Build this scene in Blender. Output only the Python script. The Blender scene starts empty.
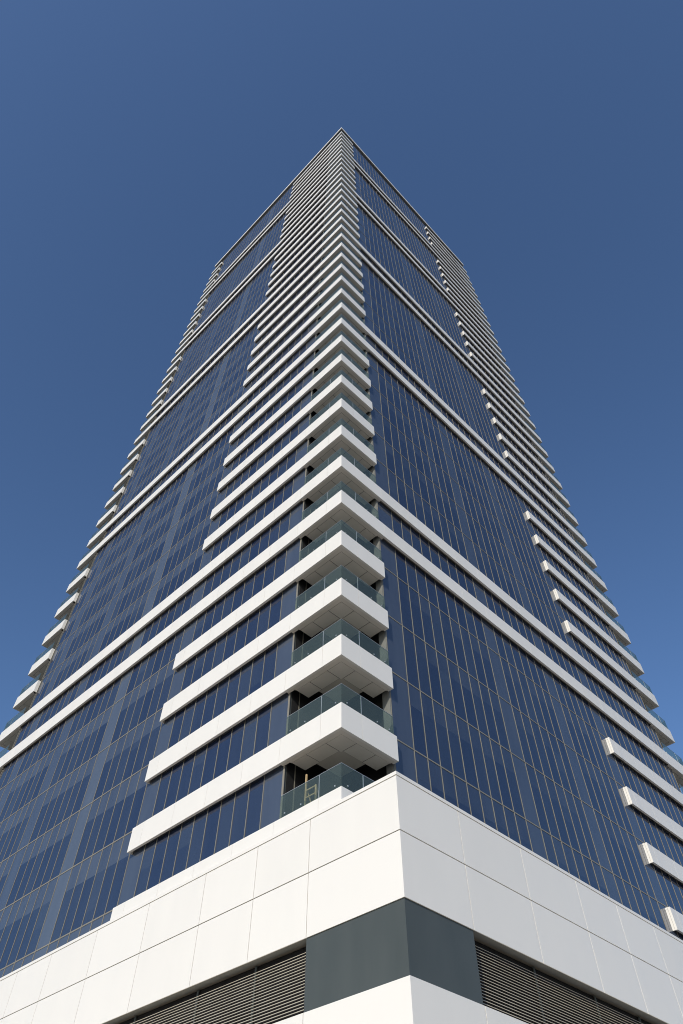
import bpy, math, random
random.seed(11)
S = bpy.context.scene
COL = S.collection
GZ = 14.35                       # height of the first terrace level above the ground
H = 3.4                          # storey height
D = 0.28                         # glazing sits this far behind the white bands
LF, RF = 39.9, 38.98             # lengths of the two street faces
LL, RR = 13.83, 25.42            # where the long band wings end
RB = 3.23                        # short wing of a corner balcony
LP, RP = -2.58, -0.10            # podium planes
FULL = {5, 6, 12, 13, 19, 20, 26, 27, 33, 34}
NB = 38
def Z(n):
    a = n * H
    return a * (1 + 0.0305 * a / 130.0)

# ------------------------------------------------------------------ materials
def nodes(name):
    m = bpy.data.materials.new(name); m.use_nodes = True
    nt = m.node_tree
    return m, nt, nt.nodes['Principled BSDF']
def coords(nt, scale):
    tc = nt.nodes.new('ShaderNodeTexCoord'); mp = nt.nodes.new('ShaderNodeMapping')
    mp.inputs['Scale'].default_value = scale
    nt.links.new(tc.outputs['Object'], mp.inputs['Vector'])
    return mp.outputs['Vector']
def noise(nt, vec, scale, detail=4.0, rough=0.55):
    n = nt.nodes.new('ShaderNodeTexNoise')
    n.inputs['Scale'].default_value = scale; n.inputs['Detail'].default_value = detail
    n.inputs['Roughness'].default_value = rough
    nt.links.new(vec, n.inputs['Vector'])
    return n.outputs['Fac']
def ramp(nt, fac, stops):
    r = nt.nodes.new('ShaderNodeValToRGB'); e = r.color_ramp.elements
    e[0].position, e[0].color = stops[0][0], (*stops[0][1], 1)
    e[1].position, e[1].color = stops[1][0], (*stops[1][1], 1)
    for p, c in stops[2:]:
        x = e.new(p); x.color = (*c, 1)
    nt.links.new(fac, r.inputs['Fac'])
    return r.outputs['Color']
def simple(name, c0, c1, rough=0.5, scale=(1, 1, 1), ns=1.5, spec=0.5, metal=0.0, bump=0.0):
    m, nt, b = nodes(name)
    v = coords(nt, scale); f = noise(nt, v, ns)
    nt.links.new(ramp(nt, f, [(0.3, c0), (0.7, c1)]), b.inputs['Base Color'])
    b.inputs['Roughness'].default_value = rough
    b.inputs['Specular IOR Level'].default_value = spec
    b.inputs['Metallic'].default_value = metal
    if bump:
        bp = nt.nodes.new('ShaderNodeBump'); bp.inputs['Strength'].default_value = bump
        bp.inputs['Distance'].default_value = 0.01
        nt.links.new(noise(nt, v, ns * 8), bp.inputs['Height'])
        nt.links.new(bp.outputs['Normal'], b.inputs['Normal'])
    return m
M = {}
def white_mat():
    m, nt, b = nodes('white_cladding')
    v = coords(nt, (1, 1, .35)); f = noise(nt, v, 1.1, 6, .62)
    at = nt.nodes.new('ShaderNodeAttribute'); at.attribute_name = 'tone'
    ad = nt.nodes.new('ShaderNodeMath'); ad.operation = 'MULTIPLY_ADD'; ad.inputs[1].default_value = .55
    nt.links.new(at.outputs['Fac'], ad.inputs[0]); nt.links.new(f, ad.inputs[2])
    nt.links.new(ramp(nt, ad.outputs[0], [(.35, (.783, .758, .708)), (1.0, (.812, .787, .737))]), b.inputs['Base Color'])
    nt.links.new(ramp(nt, f, [(.3, (.36,) * 3), (.7, (.5,) * 3)]), b.inputs['Roughness'])
    return m
M['white'] = white_mat()
M['joint'] = simple('joint_seal', (.20, .18, .15), (.25, .23, .2), 0.8)
M['soffit'] = simple('soffit_panel', (.72, .68, .615), (.755, .715, .65), 0.6)
M['plaster'] = simple('soffit_plaster', (.52, .485, .43), (.57, .53, .475), 0.8)
M['void'] = simple('dark_recess', (.014, .014, .015), (.022, .022, .023), 0.85, spec=.2)  # near-black: shade painted into recesses; also backs glass, joints and louvres
M['grey'] = simple('grey_render', (.17, .175, .165), (.21, .215, .205), 0.7)
M['metal'] = simple('champagne_aluminium', (.215, .20, .165), (.25, .232, .19), 0.55, metal=0.0)
M['panel'] = simple('slate_metal_panel', (.062, .074, .073), (.078, .09, .088), 0.5, (1, 1, .3), .9, spec=.35)
M['blade'] = simple('cream_louvre_blade', (.56, .515, .425), (.62, .57, .475), 0.5)
M['clip'] = simple('brushed_steel', (.55, .55, .54), (.62, .62, .6), 0.35, metal=.6)
M['wood'] = simple('pine_wood', (.46, .32, .16), (.62, .46, .26), 0.6, (14, 14, 1.2), 2.0)
M['roofing'] = simple('roof_membrane', (.30, .30, .29), (.38, .38, .37), 0.9)

def glass_mat(name, dark, light, ior, rough):
    """Coated facade glass: the tone stored on every pane (0..1) picks how pale it looks: backing, plus painted light and reflection."""
    m, nt, b = nodes(name)
    at = nt.nodes.new('ShaderNodeAttribute'); at.attribute_name = 'tone'
    v = coords(nt, (1.0, 1.0, .22))
    f = noise(nt, v, 1.3, 3)
    ad = nt.nodes.new('ShaderNodeMath'); ad.operation = 'MULTIPLY_ADD'
    nt.links.new(f, ad.inputs[0]); ad.inputs[1].default_value = .36
    nt.links.new(at.outputs['Fac'], ad.inputs[2])
    sb = nt.nodes.new('ShaderNodeMath'); sb.operation = 'SUBTRACT'
    nt.links.new(ad.outputs[0], sb.inputs[0]); sb.inputs[1].default_value = .18
    nt.links.new(ramp(nt, sb.outputs[0], [(0.0, dark), (1.0, light)]), b.inputs['Base Color'])
    b.inputs['Roughness'].default_value = rough
    b.inputs['IOR'].default_value = ior
    bp = nt.nodes.new('ShaderNodeBump'); bp.inputs['Strength'].default_value = .035
    bp.inputs['Distance'].default_value = .05
    nt.links.new(noise(nt, coords(nt, (1, 1, .6)), .9, 2), bp.inputs['Height'])
    nt.links.new(bp.outputs['Normal'], b.inputs['Normal'])
    return m
M['vision'] = glass_mat('coated_glass', (.016, .0255, .059), (.056, .074, .106), 1.9, .025)
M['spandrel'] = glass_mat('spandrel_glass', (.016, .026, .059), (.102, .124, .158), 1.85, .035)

def rail_glass():
    m = bpy.data.materials.new('green_railing_glass'); m.use_nodes = True
    nt = m.node_tree; nt.nodes.clear()
    out = nt.nodes.new('ShaderNodeOutputMaterial')
    tr = nt.nodes.new('ShaderNodeBsdfTransparent'); tr.inputs['Color'].default_value = (.72, .78, .735, 1)
    gl = nt.nodes.new('ShaderNodeBsdfGlossy'); gl.inputs['Roughness'].default_value = .03
    gl.inputs['Color'].default_value = (.80, .92, .84, 1)
    df = nt.nodes.new('ShaderNodeBsdfDiffuse'); df.inputs['Color'].default_value = (.25, .305, .265, 1)
    fr = nt.nodes.new('ShaderNodeFresnel'); fr.inputs['IOR'].default_value = 1.75
    m1 = nt.nodes.new('ShaderNodeMixShader'); m2 = nt.nodes.new('ShaderNodeMixShader')
    m1.inputs['Fac'].default_value = .12
    nt.links.new(tr.outputs[0], m1.inputs[1]); nt.links.new(df.outputs[0], m1.inputs[2])
    ge = nt.nodes.new('ShaderNodeNewGeometry'); ml = nt.nodes.new('ShaderNodeMath'); ml.operation = 'MULTIPLY'
    iv = nt.nodes.new('ShaderNodeMath'); iv.operation = 'SUBTRACT'; iv.inputs[0].default_value = 1.0
    nt.links.new(ge.outputs['Backfacing'], iv.inputs[1])      # reflect at the outer faces only
    nt.links.new(fr.outputs[0], ml.inputs[0]); nt.links.new(iv.outputs[0], ml.inputs[1])
    nt.links.new(ml.outputs[0], m2.inputs['Fac'])
    nt.links.new(m1.outputs[0], m2.inputs[1]); nt.links.new(gl.outputs[0], m2.inputs[2])
    nt.links.new(m2.outputs[0], out.inputs['Surface'])
    return m
M['rail'] = rail_glass()

# ------------------------------------------------------------------ mesh builder
# plan coordinates: l runs along the left street face, r along the right one, both from the near corner
class MB:
    def __init__(self): self.v = []; self.f = []; self.mi = []; self.mats = []; self.tone = []
    def mat(self, k):
        if k not in self.mats: self.mats.append(k)
        return self.mats.index(k)
    def hexa(self, pts, k, tone=.3):
        if k == 'white': tone = random.random()
        b = len(self.v); self.v += pts; i = self.mat(k)
        for q in ((0, 3, 2, 1), (4, 5, 6, 7), (0, 1, 5, 4), (1, 2, 6, 5), (2, 3, 7, 6), (3, 0, 4, 7)):
            self.f.append(tuple(b + j for j in q)); self.mi.append(i); self.tone.append(tone)
    def box(self, l0, l1, r0, r1, z0, z1, k, tone=.3):
        l0, l1 = min(l0, l1), max(l0, l1); r0, r1 = min(r0, r1), max(r0, r1)
        self.hexa([(r0, l0, z0), (r1, l0, z0), (r1, l1, z0), (r0, l1, z0),
                   (r0, l0, z1), (r1, l0, z1), (r1, l1, z1), (r0, l1, z1)], k, tone)
    def bar(self, p, q, w, k):
        """square bar between two (l, r, z) points"""
        d = [q[i] - p[i] for i in range(3)]; n = math.sqrt(sum(x * x for x in d)); d = [x / n for x in d]
        ref = (0, 0, 1) if abs(d[2]) < .8 else (1, 0, 0)
        u = [d[1] * ref[2] - d[2] * ref[1], d[2] * ref[0] - d[0] * ref[2], d[0] * ref[1] - d[1] * ref[0]]
        m_ = math.sqrt(sum(x * x for x in u)); u = [x / m_ for x in u]
        w_ = [d[1] * u[2] - d[2] * u[1], d[2] * u[0] - d[0] * u[2], d[0] * u[1] - d[1] * u[0]]
        P = []
        for c in (p, q):
            for su, sw in ((-1, -1), (1, -1), (1, 1), (-1, 1)):
                t = [c[i] + w * (su * u[i] + sw * w_[i]) / 2 for i in range(3)]
                P.append((t[1], t[0], t[2]))
        self.hexa(P, k)
    def mesh(self, name):
        me = bpy.data.meshes.new(name); me.from_pydata(self.v, [], self.f)
        for k in self.mats: me.materials.append(M[k])
        me.polygons.foreach_set('material_index', self.mi)
        at = me.attributes.new('tone', 'FLOAT', 'FACE'); at.data.foreach_set('value', self.tone)
        me.update()
        return me
    def build(self, name, parent=None, z=0.0):
        return link(name, self.mesh(name), parent, z)
def link(name, me, parent=None, z=0.0):
    o = bpy.data.objects.new(name, me); COL.objects.link(o)
    o.location = (0, 0, z); o.parent = parent
    return o
def fix(me):
    import bmesh
    bm = bmesh.new(); bm.from_mesh(me); bmesh.ops.recalc_face_normals(bm, faces=bm.faces); bm.to_mesh(me); bm.free()

tower = bpy.data.objects.new('tower_block', None); COL.objects.link(tower)
tower['label'] = 'tall square tower with dark blue glass, stacked white corner balconies and white panelled base'
tower['category'] = 'building'

# ------------------------------------------------------------------ bands and balconies
near = lambda a, b: (a, b)
fright = lambda a, b: (b, RF - a)
fleft = lambda a, b: (LF - a, b)
def cbox(mb, mp, a0, a1, b0, b1, z0, z1, k, tone=.3):
    p, q = mp(a0, b0), mp(a1, b1)
    mb.box(p[0], q[0], p[1], q[1], z0, z1, k, tone)
def run(mb, mp, axis, s0, s1, first, step, layer, zlo, zhi):
    """white fascia boards along one wing with fine open joints"""
    g = .006; x = s0; nxt = first
    while x < s1 - .05:
        e = min(nxt, s1)
        if s1 - e < .6: e = s1
        a = (x + (g if x > s0 else 0), e - (g if e < s1 else 0))
        if axis == 'a': cbox(mb, mp, a[0], a[1], layer[0], layer[1], zlo, zhi, 'white')
        else: cbox(mb, mp, layer[0], layer[1], a[0], a[1], zlo, zhi, 'white')
        x = e; nxt = e + step
FH = 1.10
def corner_fascia(mb, mp, La, Lb, enda=True, endb=True):
    run(mb, mp, 'a', 0, La, 1.15, 2.35, (0, .13), -FH, 0)
    run(mb, mp, 'b', .13, Lb, 1.15, 2.35, (0, .13), -FH, 0)
    for ax, L, end in (('a', La, enda), ('b', Lb, endb)):
        f = (lambda s0, s1, d0, d1, z0, z1, k: cbox(mb, mp, s0, s1, d0, d1, z0, z1, k)) if ax == 'a' else \
            (lambda s0, s1, d0, d1, z0, z1, k: cbox(mb, mp, d0, d1, s0, s1, z0, z1, k))
        if L > 4:
            e = L - .02 if end else L
            f(3.5, e, .13, .145, -FH + .02, -.02, 'joint')
            f(3.5, L - .06, .145, D - .004, -FH + .16, 0, 'joint')
            f(3.5, L, .145, D - .004, -.10, .004, 'white')
            if end: f(L - .06, L, .145, D - .004, -FH, -.11, 'white')
            f(3.42, 3.5, .13, D - .004, -FH + .16, 0, 'white')
            f(3.14, 3.52, .132, D - .006, -FH + .015, -FH + .05, 'soffit')
        else:
            f(L - .09, L, .13, D, -FH, 0, 'white')
    cbox(mb, mp, .13, 3.40, .13, 3.40, -.40, -.03, 'void')                   # floor slab, near-black to paint shade into the ceiling recess
    cbox(mb, mp, .13, 3.14, .13, 3.14, -.03, -.02, 'grey')                   # floor finish
def corner_soffit(mb, mp):
    zb = -FH + .025
    lim = 3.13
    cbox(mb, mp, .13, lim, .13, .345, zb - .012, zb + .03, 'soffit')
    cbox(mb, mp, .13, .345, .345, lim, zb - .012, zb + .03, 'soffit')
    cut = (.355, 1.205, 2.29, lim); g = .015
    cbox(mb, mp, .37, 1.19, .37, 1.19, zb, zb + .03, 'soffit')
    for i in (1, 2):
        cbox(mb, mp, cut[i] + g, cut[i + 1] - g, .37, 1.09, zb, zb + .03, 'soffit')
        cbox(mb, mp, .37, 1.09, cut[i] + g, cut[i + 1] - g, zb, zb + .03, 'soffit')
    cbox(mb, mp, .345, lim, .345, 1.108, zb + .012, zb + .05, 'void')
    cbox(mb, mp, .345, 1.108, 1.108, lim, zb + .012, zb + .05, 'void')
    cbox(mb, mp, 1.108, 2.48, 1.108, 2.48, zb + .014, zb + .06, 'plaster')
def corner_rail(mb, mp, side, end):
    f = (lambda s0, s1, d0, d1, z0, z1, k: cbox(mb, mp, s0, s1, d0, d1, z0, z1, k)) if side == 'a' else \
        (lambda s0, s1, d0, d1, z0, z1, k: cbox(mb, mp, d0, d1, s0, s1, z0, z1, k))
    s0 = .05 if side == 'a' else .072
    f(s0, 1.165, .05, .068, .015, .90, 'rail'); f(1.195, end, .05, .068, .015, .90, 'rail')
    f(s0, end, .047, .071, 0, .014, 'clip')
    f(s0, 1.165, .046, .072, .90, .915, 'clip'); f(1.195, end, .046, .072, .90, .915, 'clip')
    f(1.168, 1.192, .045, .075, .015, .90, 'clip')
    for s in (.35, 2.1, end - .3): f(s, s + .05, .04, .078, .14, .19, 'clip')
corners = ((near, LL, RB), (fright, RF - RR, RB), (fleft, 3.45, LL))
short_me, full_me = [], None
for mp, la, lb in corners:
    b = MB(); corner_fascia(b, mp, la, lb); short_me.append(b.mesh('balcony'))
sof_me, rail_me = [], []
for mp, la, lb in corners:
    b = MB(); corner_soffit(b, mp); sof_me.append(b.mesh('soffit'))
    rr = []
    for side, end in (('a', 3.26 if la > 4 else 3.2), ('b', 3.26 if lb > 4 else 3.12)):
        b = MB(); corner_rail(b, mp, side, end); rr.append(b.mesh('glass_railing'))
    rail_me.append(rr)
b = MB()                                            # a band that runs round all three corners
corner_fascia(b, near, LF / 2, RF / 2, False, False)
corner_fascia(b, fright, RF / 2, LL, False, True)
corner_fascia(b, fleft, LF / 2, LL, False, True)
full_me = b.mesh('balcony')
def dress(o, i):
    link('soffit', sof_me[i], o)
    for me in rail_me[i]: link('glass_railing', me, o)
for n in range(0, NB + 1):
    z = GZ + Z(n)
    if n in FULL:
        o = link('balcony', full_me, tower, z)
        for i in range(3): dress(o, i)
    else:
        for i in range(3):
            if n == 0 and i == 1: continue
            o = link('balcony', short_me[i], tower, z); dress(o, i)

# roof parapet; setback and underside painted near-black as its shade
b = MB()
zt, zl = GZ + 138.0, GZ + 136.9
g = 0.12
b.box(0, LF, 0, g, zl, zt, 'white'); b.box(0, g, g, RF, zl, zt, 'white')
b.box(LF - g, LF, g, RF, zl, zt, 'white'); b.box(g, LF - g, RF - g, RF, zl, zt, 'white')
b.box(g, LF - g, g, RF - g, zl + .02, zl + .3, 'roofing')
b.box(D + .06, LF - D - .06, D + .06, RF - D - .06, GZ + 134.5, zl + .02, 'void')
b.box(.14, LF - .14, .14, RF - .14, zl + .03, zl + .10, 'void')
b.build('roof_parapet', tower)

# ------------------------------------------------------------------ walls behind the glass
b = MB()
w0, w1 = D + .12, 3.42
ztop = GZ + 134.5
b.box(w1, LF - w1, w0, w1, 0, ztop, 'void'); b.box(w0, w1, w1, RF - w1, 0, ztop, 'void')
b.box(w1, LF - w0, w1, RF - w0, 0, ztop, 'void')
b.build('core_wall', tower)
zb0, zb1 = GZ - 0.75, ztop
for mp in (near, fright, fleft):                    # returns at both sides of every corner balcony
    b = MB()
    cbox(b, mp, 3.44, 3.50, D, .80, zb0, zb1, 'panel', .35)
    cbox(b, mp, 3.43, 3.51, D - .02, D - .002, zb0, zb1, 'metal')
    cbox(b, mp, 3.41, 3.44, .80, .85, zb0, zb1, 'metal')
    cbox(b, mp, D, .70, 3.27, 3.33, zb0, zb1, 'grey')
    b.build('corner_wall', tower)

# ------------------------------------------------------------------ glazing
Lm = [3.50, 4.72, 5.63, 6.54, 7.45, 8.36, 9.27, 10.18, 11.09, 12.0, 12.90, 14.15, 15.10, 16.03, 16.93, 17.86, 18.75, 19.66,
      20.92, 21.89, 22.79, 23.69, 24.60, 25.52, 26.50, 27.82, 28.71, 29.54, 30.34, 31.30, 32.26, 33.2, 34.45, 35.4, 36.42]
Rm = [3.33, 4.72, 5.60, 6.47, 7.35, 8.24, 9.17, 10.06, 10.92, 11.79, 12.70, 13.92, 14.77, 15.65, 16.55, 17.43, 18.31, 19.16,
      20.38, 21.27, 22.16, 23.05, 23.94, 24.83, 26.08, 26.99, 27.9, 28.8, 29.7, 30.6, 31.5, 32.4, 33.3, 34.2, 35.1, 36.35]
# (read off at 0.35 m behind the bands, brought forward to the real glass plane)
Lm = [x - .07 * (x + 15.82) / 16.38 for x in Lm]
Rm = [3.33] + [x - .07 * (x + 16.03) / 16.17 for x in Rm[1:]]
# camera model, used only to rank the panes by how large the photograph shows them
CL, CR, CZ, PITCH, YAW, FPX = -15.8231, -16.034, -12.7543, .9509, .0068, 675.2474
A_ = math.pi / 4 + YAW
def pix(l, r, z):
    d = (l - CL, r - CR, z - CZ)
    fx = d[0] * math.cos(A_) + d[1] * math.sin(A_); x = -d[0] * math.sin(A_) + d[1] * math.cos(A_)
    dep = fx * math.cos(PITCH) + d[2] * math.sin(PITCH); up = -fx * math.sin(PITCH) + d[2] * math.cos(PITCH)
    return 341.5 + FPX * x / dep, 471.44 - FPX * up / dep
def clip_area(p):
    for ax, lim, sg in ((0, 0, 1), (0, 683, -1), (1, 0, 1), (1, 1024, -1)):
        o = []
        for i in range(len(p)):
            a, c = p[i], p[(i + 1) % len(p)]
            ina, inc = sg * (a[ax] - lim) >= 0, sg * (c[ax] - lim) >= 0
            if ina: o.append(a)
            if ina != inc:
                t = (lim - a[ax]) / (c[ax] - a[ax]); o.append((a[0] + t * (c[0] - a[0]), a[1] + t * (c[1] - a[1])))
        p = o
        if len(p) < 3: return 0
    return abs(sum(p[i][0] * p[(i + 1) % len(p)][1] - p[(i + 1) % len(p)][0] * p[i][1] for i in range(len(p)))) / 2
panes = []
rows = [(-.9, .14, -1)] + [(Z(n) + .14, min(Z(n + 1) + .14, 134.4), n) for n in range(0, NB + 1)]
for face, ms in (('L', Lm), ('R', Rm)):
    for i in range(len(ms) - 1):
        wide = ms[i + 1] - ms[i] > 1.15
        blind = random.random()
        for z0, z1, n in rows:
            zs = z0 + (z1 - z0) * .655
            if n < 0: vis = (-.2, .2)
            else:
                mid = (ms[i] + ms[i + 1]) / 2
                rib = (mid < LL if face == 'L' else mid > RR) or (n + 1) in FULL
                vis = (z0 + .1, Z(n + 1) - FH if rib else z1)
            q = [(ms[i], vis[0]), (ms[i + 1], vis[0]), (ms[i + 1], vis[1]), (ms[i], vis[1])]
            ar = clip_area([pix(s, D, zz) if face == 'L' else pix(D, s, zz) for s, zz in q])
            panes.append((ar, face, ms[i], ms[i + 1], z0, zs, z1, n, wide, blind))
panes.sort(key=lambda p: -p[0])
def pane(mb, p):
    ar, face, s0, s1, z0, zs, z1, n, wide, blind = p
    dz = random.uniform(-.004, .004)
    tv = (.52 + (.30 if 19 < s0 < 20 else 0) if face == 'L' else .45) + random.uniform(-.05, .08) if wide else .12 + random.gauss(0, .10) + (.10 if random.random() < .12 else 0)  # one left wide column paler: a reflection painted into the tone
    ts = (.52 + (.30 if 19 < s0 < 20 else 0) if face == 'L' else .45) if wide else (.50 if face == 'L' else .22) + random.gauss(0, .05)  # right face darker: its weaker light is painted into the tone
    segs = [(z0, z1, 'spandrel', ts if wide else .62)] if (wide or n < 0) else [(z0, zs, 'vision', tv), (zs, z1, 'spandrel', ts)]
    if len(segs) == 2 and random.random() < .10 + .25 * (blind > .8):
        zc = zs - (zs - z0) * random.choice((.2, .35, .5, .75, .95))
        segs = [(z0, zc, 'vision', tv), (zc, zs, 'vision', tv + random.uniform(.12, .35)), (zs, z1, 'spandrel', ts)]
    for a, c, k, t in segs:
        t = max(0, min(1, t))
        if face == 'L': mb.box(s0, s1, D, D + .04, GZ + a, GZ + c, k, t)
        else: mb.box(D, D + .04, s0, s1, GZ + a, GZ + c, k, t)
rest = MB()
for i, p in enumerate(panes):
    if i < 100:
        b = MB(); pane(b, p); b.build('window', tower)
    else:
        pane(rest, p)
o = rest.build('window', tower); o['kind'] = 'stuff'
for face, ms, end in (('L', Lm, 36.42), ('R', Rm, 36.35)):
    b = MB(); w = .0165; e0, e1 = D - .024, D - .003
    for s in ms:
        if face == 'L': b.box(s - w, s + w, e0, e1, GZ - .9, GZ + 134.4, 'metal')
        else: b.box(e0, e1, s - w, s + w, GZ - .9, GZ + 134.4, 'metal')
    for z0, z1, n in rows[1:]:
        for i in range(len(ms) - 1):
            if face == 'L': b.box(ms[i] + w, ms[i + 1] - w, e0 + .006, e1, GZ + z0 - .03, GZ + z0 + .03, 'metal')
            else: b.box(e0 + .006, e1, ms[i] + w, ms[i + 1] - w, GZ + z0 - .03, GZ + z0 + .03, 'metal')
    b.build('mullion_grid', tower)

# ------------------------------------------------------------------ podium
pod = MB()
Lj = [1.41, 4.15, 7.14, 10.76, 14.46, 18.1, 21.07, 24.7, 28.3, 31.9, 34.9, 38.5, 42.1, 45.0]
Rj = [3.04, 6.63, 10.23, 13.17, 16.10, 19.7, 23.3, 26.3, 29.2, 32.8, 36.4, 40.0, 43.0, 46.0]
LE, RE = 45.0, 46.0
zr = [(-2.415, -.705), (-4.29, -2.45), (-8.05, -6.14), (-9.95, -8.076), (-11.85, -9.976), (-14.35, -11.876)]
t, gp = .035, .014
for z0, z1 in zr:
    pts = [LP] + Lj
    for i in range(len(pts) - 1):
        pod.box(pts[i] + (gp if i else 0), pts[i + 1] - gp, RP, RP + t, GZ + z0, GZ + z1, 'white')
    pts = [RP + t] + Rj
    for i in range(len(pts) - 1):
        pod.box(LP, LP + t, pts[i] + (gp if i else 0), pts[i + 1] - gp, GZ + z0, GZ + z1, 'white')
# coping, a hair proud of the panels
pod.box(LP - .008, LE, RP - .008, RP + .3, GZ - .674, GZ - .5577, 'white')
pod.box(LP - .008, LP + .3, RP + .3, RE, GZ - .674, GZ - .5577, 'white')
k = t + .003
for z0, z1 in ((-4.27, -.69), (-14.35, -6.16)):     # backing seen in the joints, and the returns at the louvre band
    pod.box(LP + k, LE - .02, RP + k, .60, GZ + z0, GZ + z1, 'joint')
    pod.box(LP + k, LP + .70, .60, RE - .02, GZ + z0, GZ + z1, 'joint')
pod.box(LP + k, LE, RP + t, .25, GZ - 4.288, GZ - 4.271, 'grey'); pod.box(LP + k, LP + .35, .25, RE, GZ - 4.288, GZ - 4.271, 'grey')
pod.box(LP + k, LE, RP + t, .25, GZ - 6.159, GZ - 6.142, 'white'); pod.box(LP + k, LP + .35, .25, RE, GZ - 6.159, GZ - 6.142, 'white')
pod.box(LP + .6, LE - .05, .5, RE - .05, 0.0, GZ - .75, 'roofing')
podium = pod.build('podium', tower)
b = MB()                                            # slate corner panel wrapping the podium corner
b.box(LP + .04, 1.43, RP + .04, RP + .12, GZ - 6.138, GZ - 4.294, 'panel')
b.box(LP + .04, LP + .12, RP + .12, 3.03, GZ - 6.138, GZ - 4.294, 'panel')
b.build('corner_panel', podium)
def louvre(face):
    b = MB(); n = 23; p0, p1 = -6.11, -4.30; st = (p1 - p0) / n
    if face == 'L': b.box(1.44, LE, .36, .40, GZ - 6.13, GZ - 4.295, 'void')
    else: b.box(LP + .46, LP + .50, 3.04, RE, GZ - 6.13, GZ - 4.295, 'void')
    a0, a1 = .14, .05                                # blade leans outwards at its foot
    for i in range(n - 2):  # top blades left out; the black gap stands in for the lip's shadow
        z = GZ + p0 + i * st
        o0, o1 = .29, .325
        P = [(o0, z), (o0 + .010, z - .004), (o1 + .010, z + .026), (o1, z + .030)]
        s0, s1 = (1.46, LE) if face == 'L' else (3.05, RE)
        if face == 'L': pts = [(RP + d, s0, zz) for d, zz in P] + [(RP + d, s1, zz) for d, zz in P]
        else: pts = [(s0, LP + d, zz) for d, zz in P] + [(s1, LP + d, zz) for d, zz in P]
        b.hexa(pts, 'blade')
    js = Lj if face == 'L' else Rj
    for s in js[1:-1]:
        if face == 'L': b.box(s - .04, s + .04, RP + .38, RP + .42, GZ - 6.13, GZ - 4.295, 'panel')
        else: b.box(LP + .38, LP + .42, s - .04, s + .04, GZ - 6.13, GZ - 4.295, 'panel')
    o = b.build('louvre', podium); fix(o.data)
louvre('L'); louvre('R')

# ------------------------------------------------------------------ ladder on the lowest balcony
lad = bpy.data.objects.new('step_ladder', None); COL.objects.link(lad); lad.location = (.62, 2.2, GZ - .02)
lad['label'] = 'pale wooden ladder standing behind the glass railing of the lowest corner balcony'
lad['category'] = 'ladder'
def lpart(name, bars):
    b = MB()
    for p, q, w in bars: b.bar(p, q, w, 'wood')
    o = b.build(name, lad); fix(o.data); return o
lpart('stile', [((.32, 0, 0), (.30, .0, 1.72), .055)])
lpart('stile', [((-.26, 0, 0), (-.24, .0, 1.10), .055)])
for z in (.22, .50, .78, 1.06): lpart('rung', [((.30, 0, z), (-.23, 0, z), .042)])
for s in (.27, -.21): lpart('rear_leg', [((s, .62, 0), (s, .05, 1.08), .035)])

# ------------------------------------------------------------------ ground
gm, nt, bs = nodes('pale_paving')
v = coords(nt, (1, 1, 1))
br = nt.nodes.new('ShaderNodeTexBrick'); br.inputs['Scale'].default_value = 1.0
br.inputs['Color1'].default_value = (.52, .445, .345, 1); br.inputs['Color2'].default_value = (.56, .48, .375, 1)
br.inputs['Mortar'].default_value = (.22, .20, .18, 1); br.inputs['Mortar Size'].default_value = .01
br.inputs['Brick Width'].default_value = .8; br.inputs['Row Height'].default_value = .8
nt.links.new(v, br.inputs['Vector'])
bs.inputs['Roughness'].default_value = .85
ln = nt.nodes.new('ShaderNodeVectorMath'); ln.operation = 'LENGTH'; nt.links.new(v, ln.inputs[0])
nz = noise(nt, v, .05, 5)
mx = nt.nodes.new('ShaderNodeMix'); mx.data_type = 'RGBA'
mr = nt.nodes.new('ShaderNodeMapRange'); mr.inputs[1].default_value = 42; mr.inputs[2].default_value = 43  # unseen pale disc near the tower, sized for its bounce light on the soffits
nt.links.new(ln.outputs['Value'], mr.inputs[0]); nt.links.new(mr.outputs[0], mx.inputs[0])
nt.links.new(br.outputs['Color'], mx.inputs[6])
nt.links.new(ramp(nt, nz, [(.35, (.06, .06, .058)), (.5, (.13, .12, .10)), (.65, (.22, .19, .15))]), mx.inputs[7])
nt.links.new(mx.outputs[2], bs.inputs['Base Color'])
me = bpy.data.meshes.new('ground'); R_ = 4000
me.from_pydata([(-R_, -R_, 0), (R_, -R_, 0), (R_, R_, 0), (-R_, R_, 0)], [], [(0, 1, 2, 3)]); me.materials.append(gm)
gr = link('ground', me); gr['kind'] = 'structure'; gr['label'] = 'pale stone paving around the foot of the tower, unseen, sized to bounce light upwards'

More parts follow.
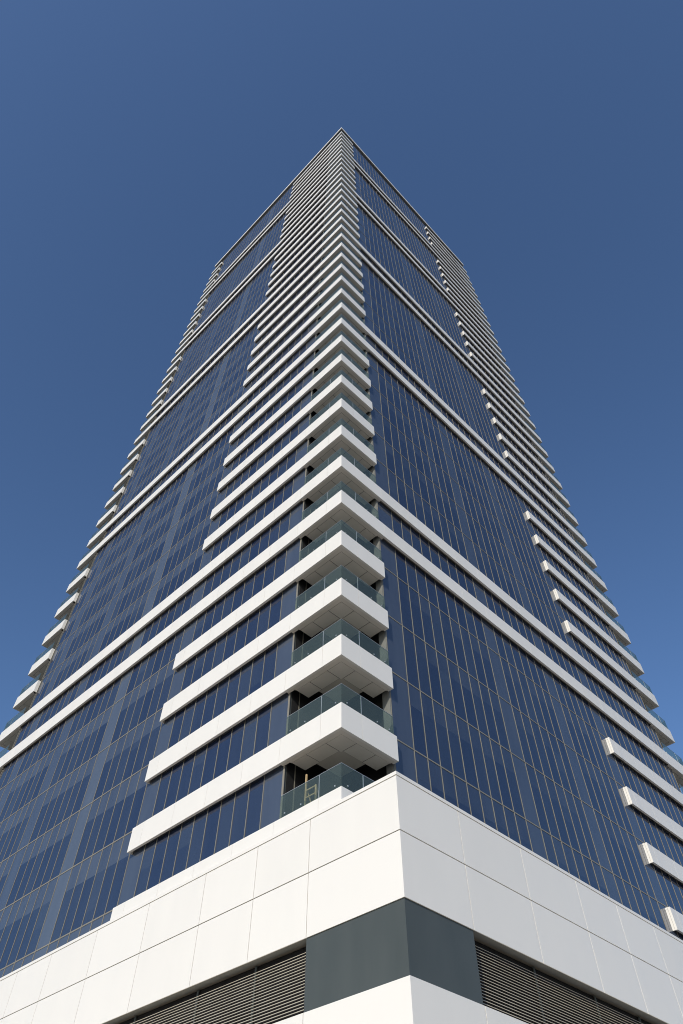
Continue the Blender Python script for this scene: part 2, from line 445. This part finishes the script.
# ------------------------------------------------------------------ light
EL = math.radians(25); SRL = 2.1                   # sun elevation; ratio of its pull on the left face to the right one
h = math.hypot(1, SRL); sx, sy = -SRL / h * math.cos(EL), -1 / h * math.cos(EL)     # towards the sun
from mathutils import Vector
sd = Vector((sx, sy, math.sin(EL)))
su = bpy.data.lights.new('sun', 'SUN'); su.energy = 2.68; su.angle = math.radians(.53); su.color = (1, .93, .79)
so = bpy.data.objects.new('sun', su); COL.objects.link(so); so.rotation_euler = sd.to_track_quat('Z', 'Y').to_euler()
so.location = (-40, -40, 120)
W = bpy.data.worlds.new('World'); S.world = W; W.use_nodes = True
wn = W.node_tree
sky = wn.nodes.new('ShaderNodeTexSky'); sky.sky_type = 'NISHITA'; sky.sun_disc = False
sky.sun_elevation = EL; sky.sun_rotation = math.atan2(sx, sy)
sky.altitude = 50; sky.air_density = 1.0; sky.dust_density = 1.0; sky.ozone_density = 5.8
bg = wn.nodes['Background']; bg.inputs['Strength'].default_value = .125
tint = wn.nodes.new('ShaderNodeMix'); tint.data_type = 'RGBA'; tint.blend_type = 'MULTIPLY'; tint.inputs[0].default_value = 1
tint.inputs[7].default_value = (1.0, .985, .99, 1)             # white balance of the photograph
wn.links.new(sky.outputs[0], tint.inputs[6]); wn.links.new(tint.outputs[2], bg.inputs['Color'])

# ------------------------------------------------------------------ camera
cam = bpy.data.cameras.new('camera'); co = bpy.data.objects.new('camera', cam); COL.objects.link(co)
co.location = (CR, CL, CZ + GZ)
fwd = Vector((math.sin(A_) * math.cos(PITCH), math.cos(A_) * math.cos(PITCH), math.sin(PITCH)))
co.rotation_euler = fwd.to_track_quat('-Z', 'Y').to_euler()
cam.sensor_fit = 'VERTICAL'; cam.sensor_height = 36; cam.lens = FPX * 36 / 1024
cam.shift_y = (471.44 - 512) / 1024
cam.clip_start = .1; cam.clip_end = 9000
S.camera = co
S.cycles.filter_width = 1.0
vs = S.view_settings
vs.view_transform = 'Standard'; vs.look = 'None'; vs.exposure = 0.2; vs.gamma = 1; vs.use_curve_mapping = False
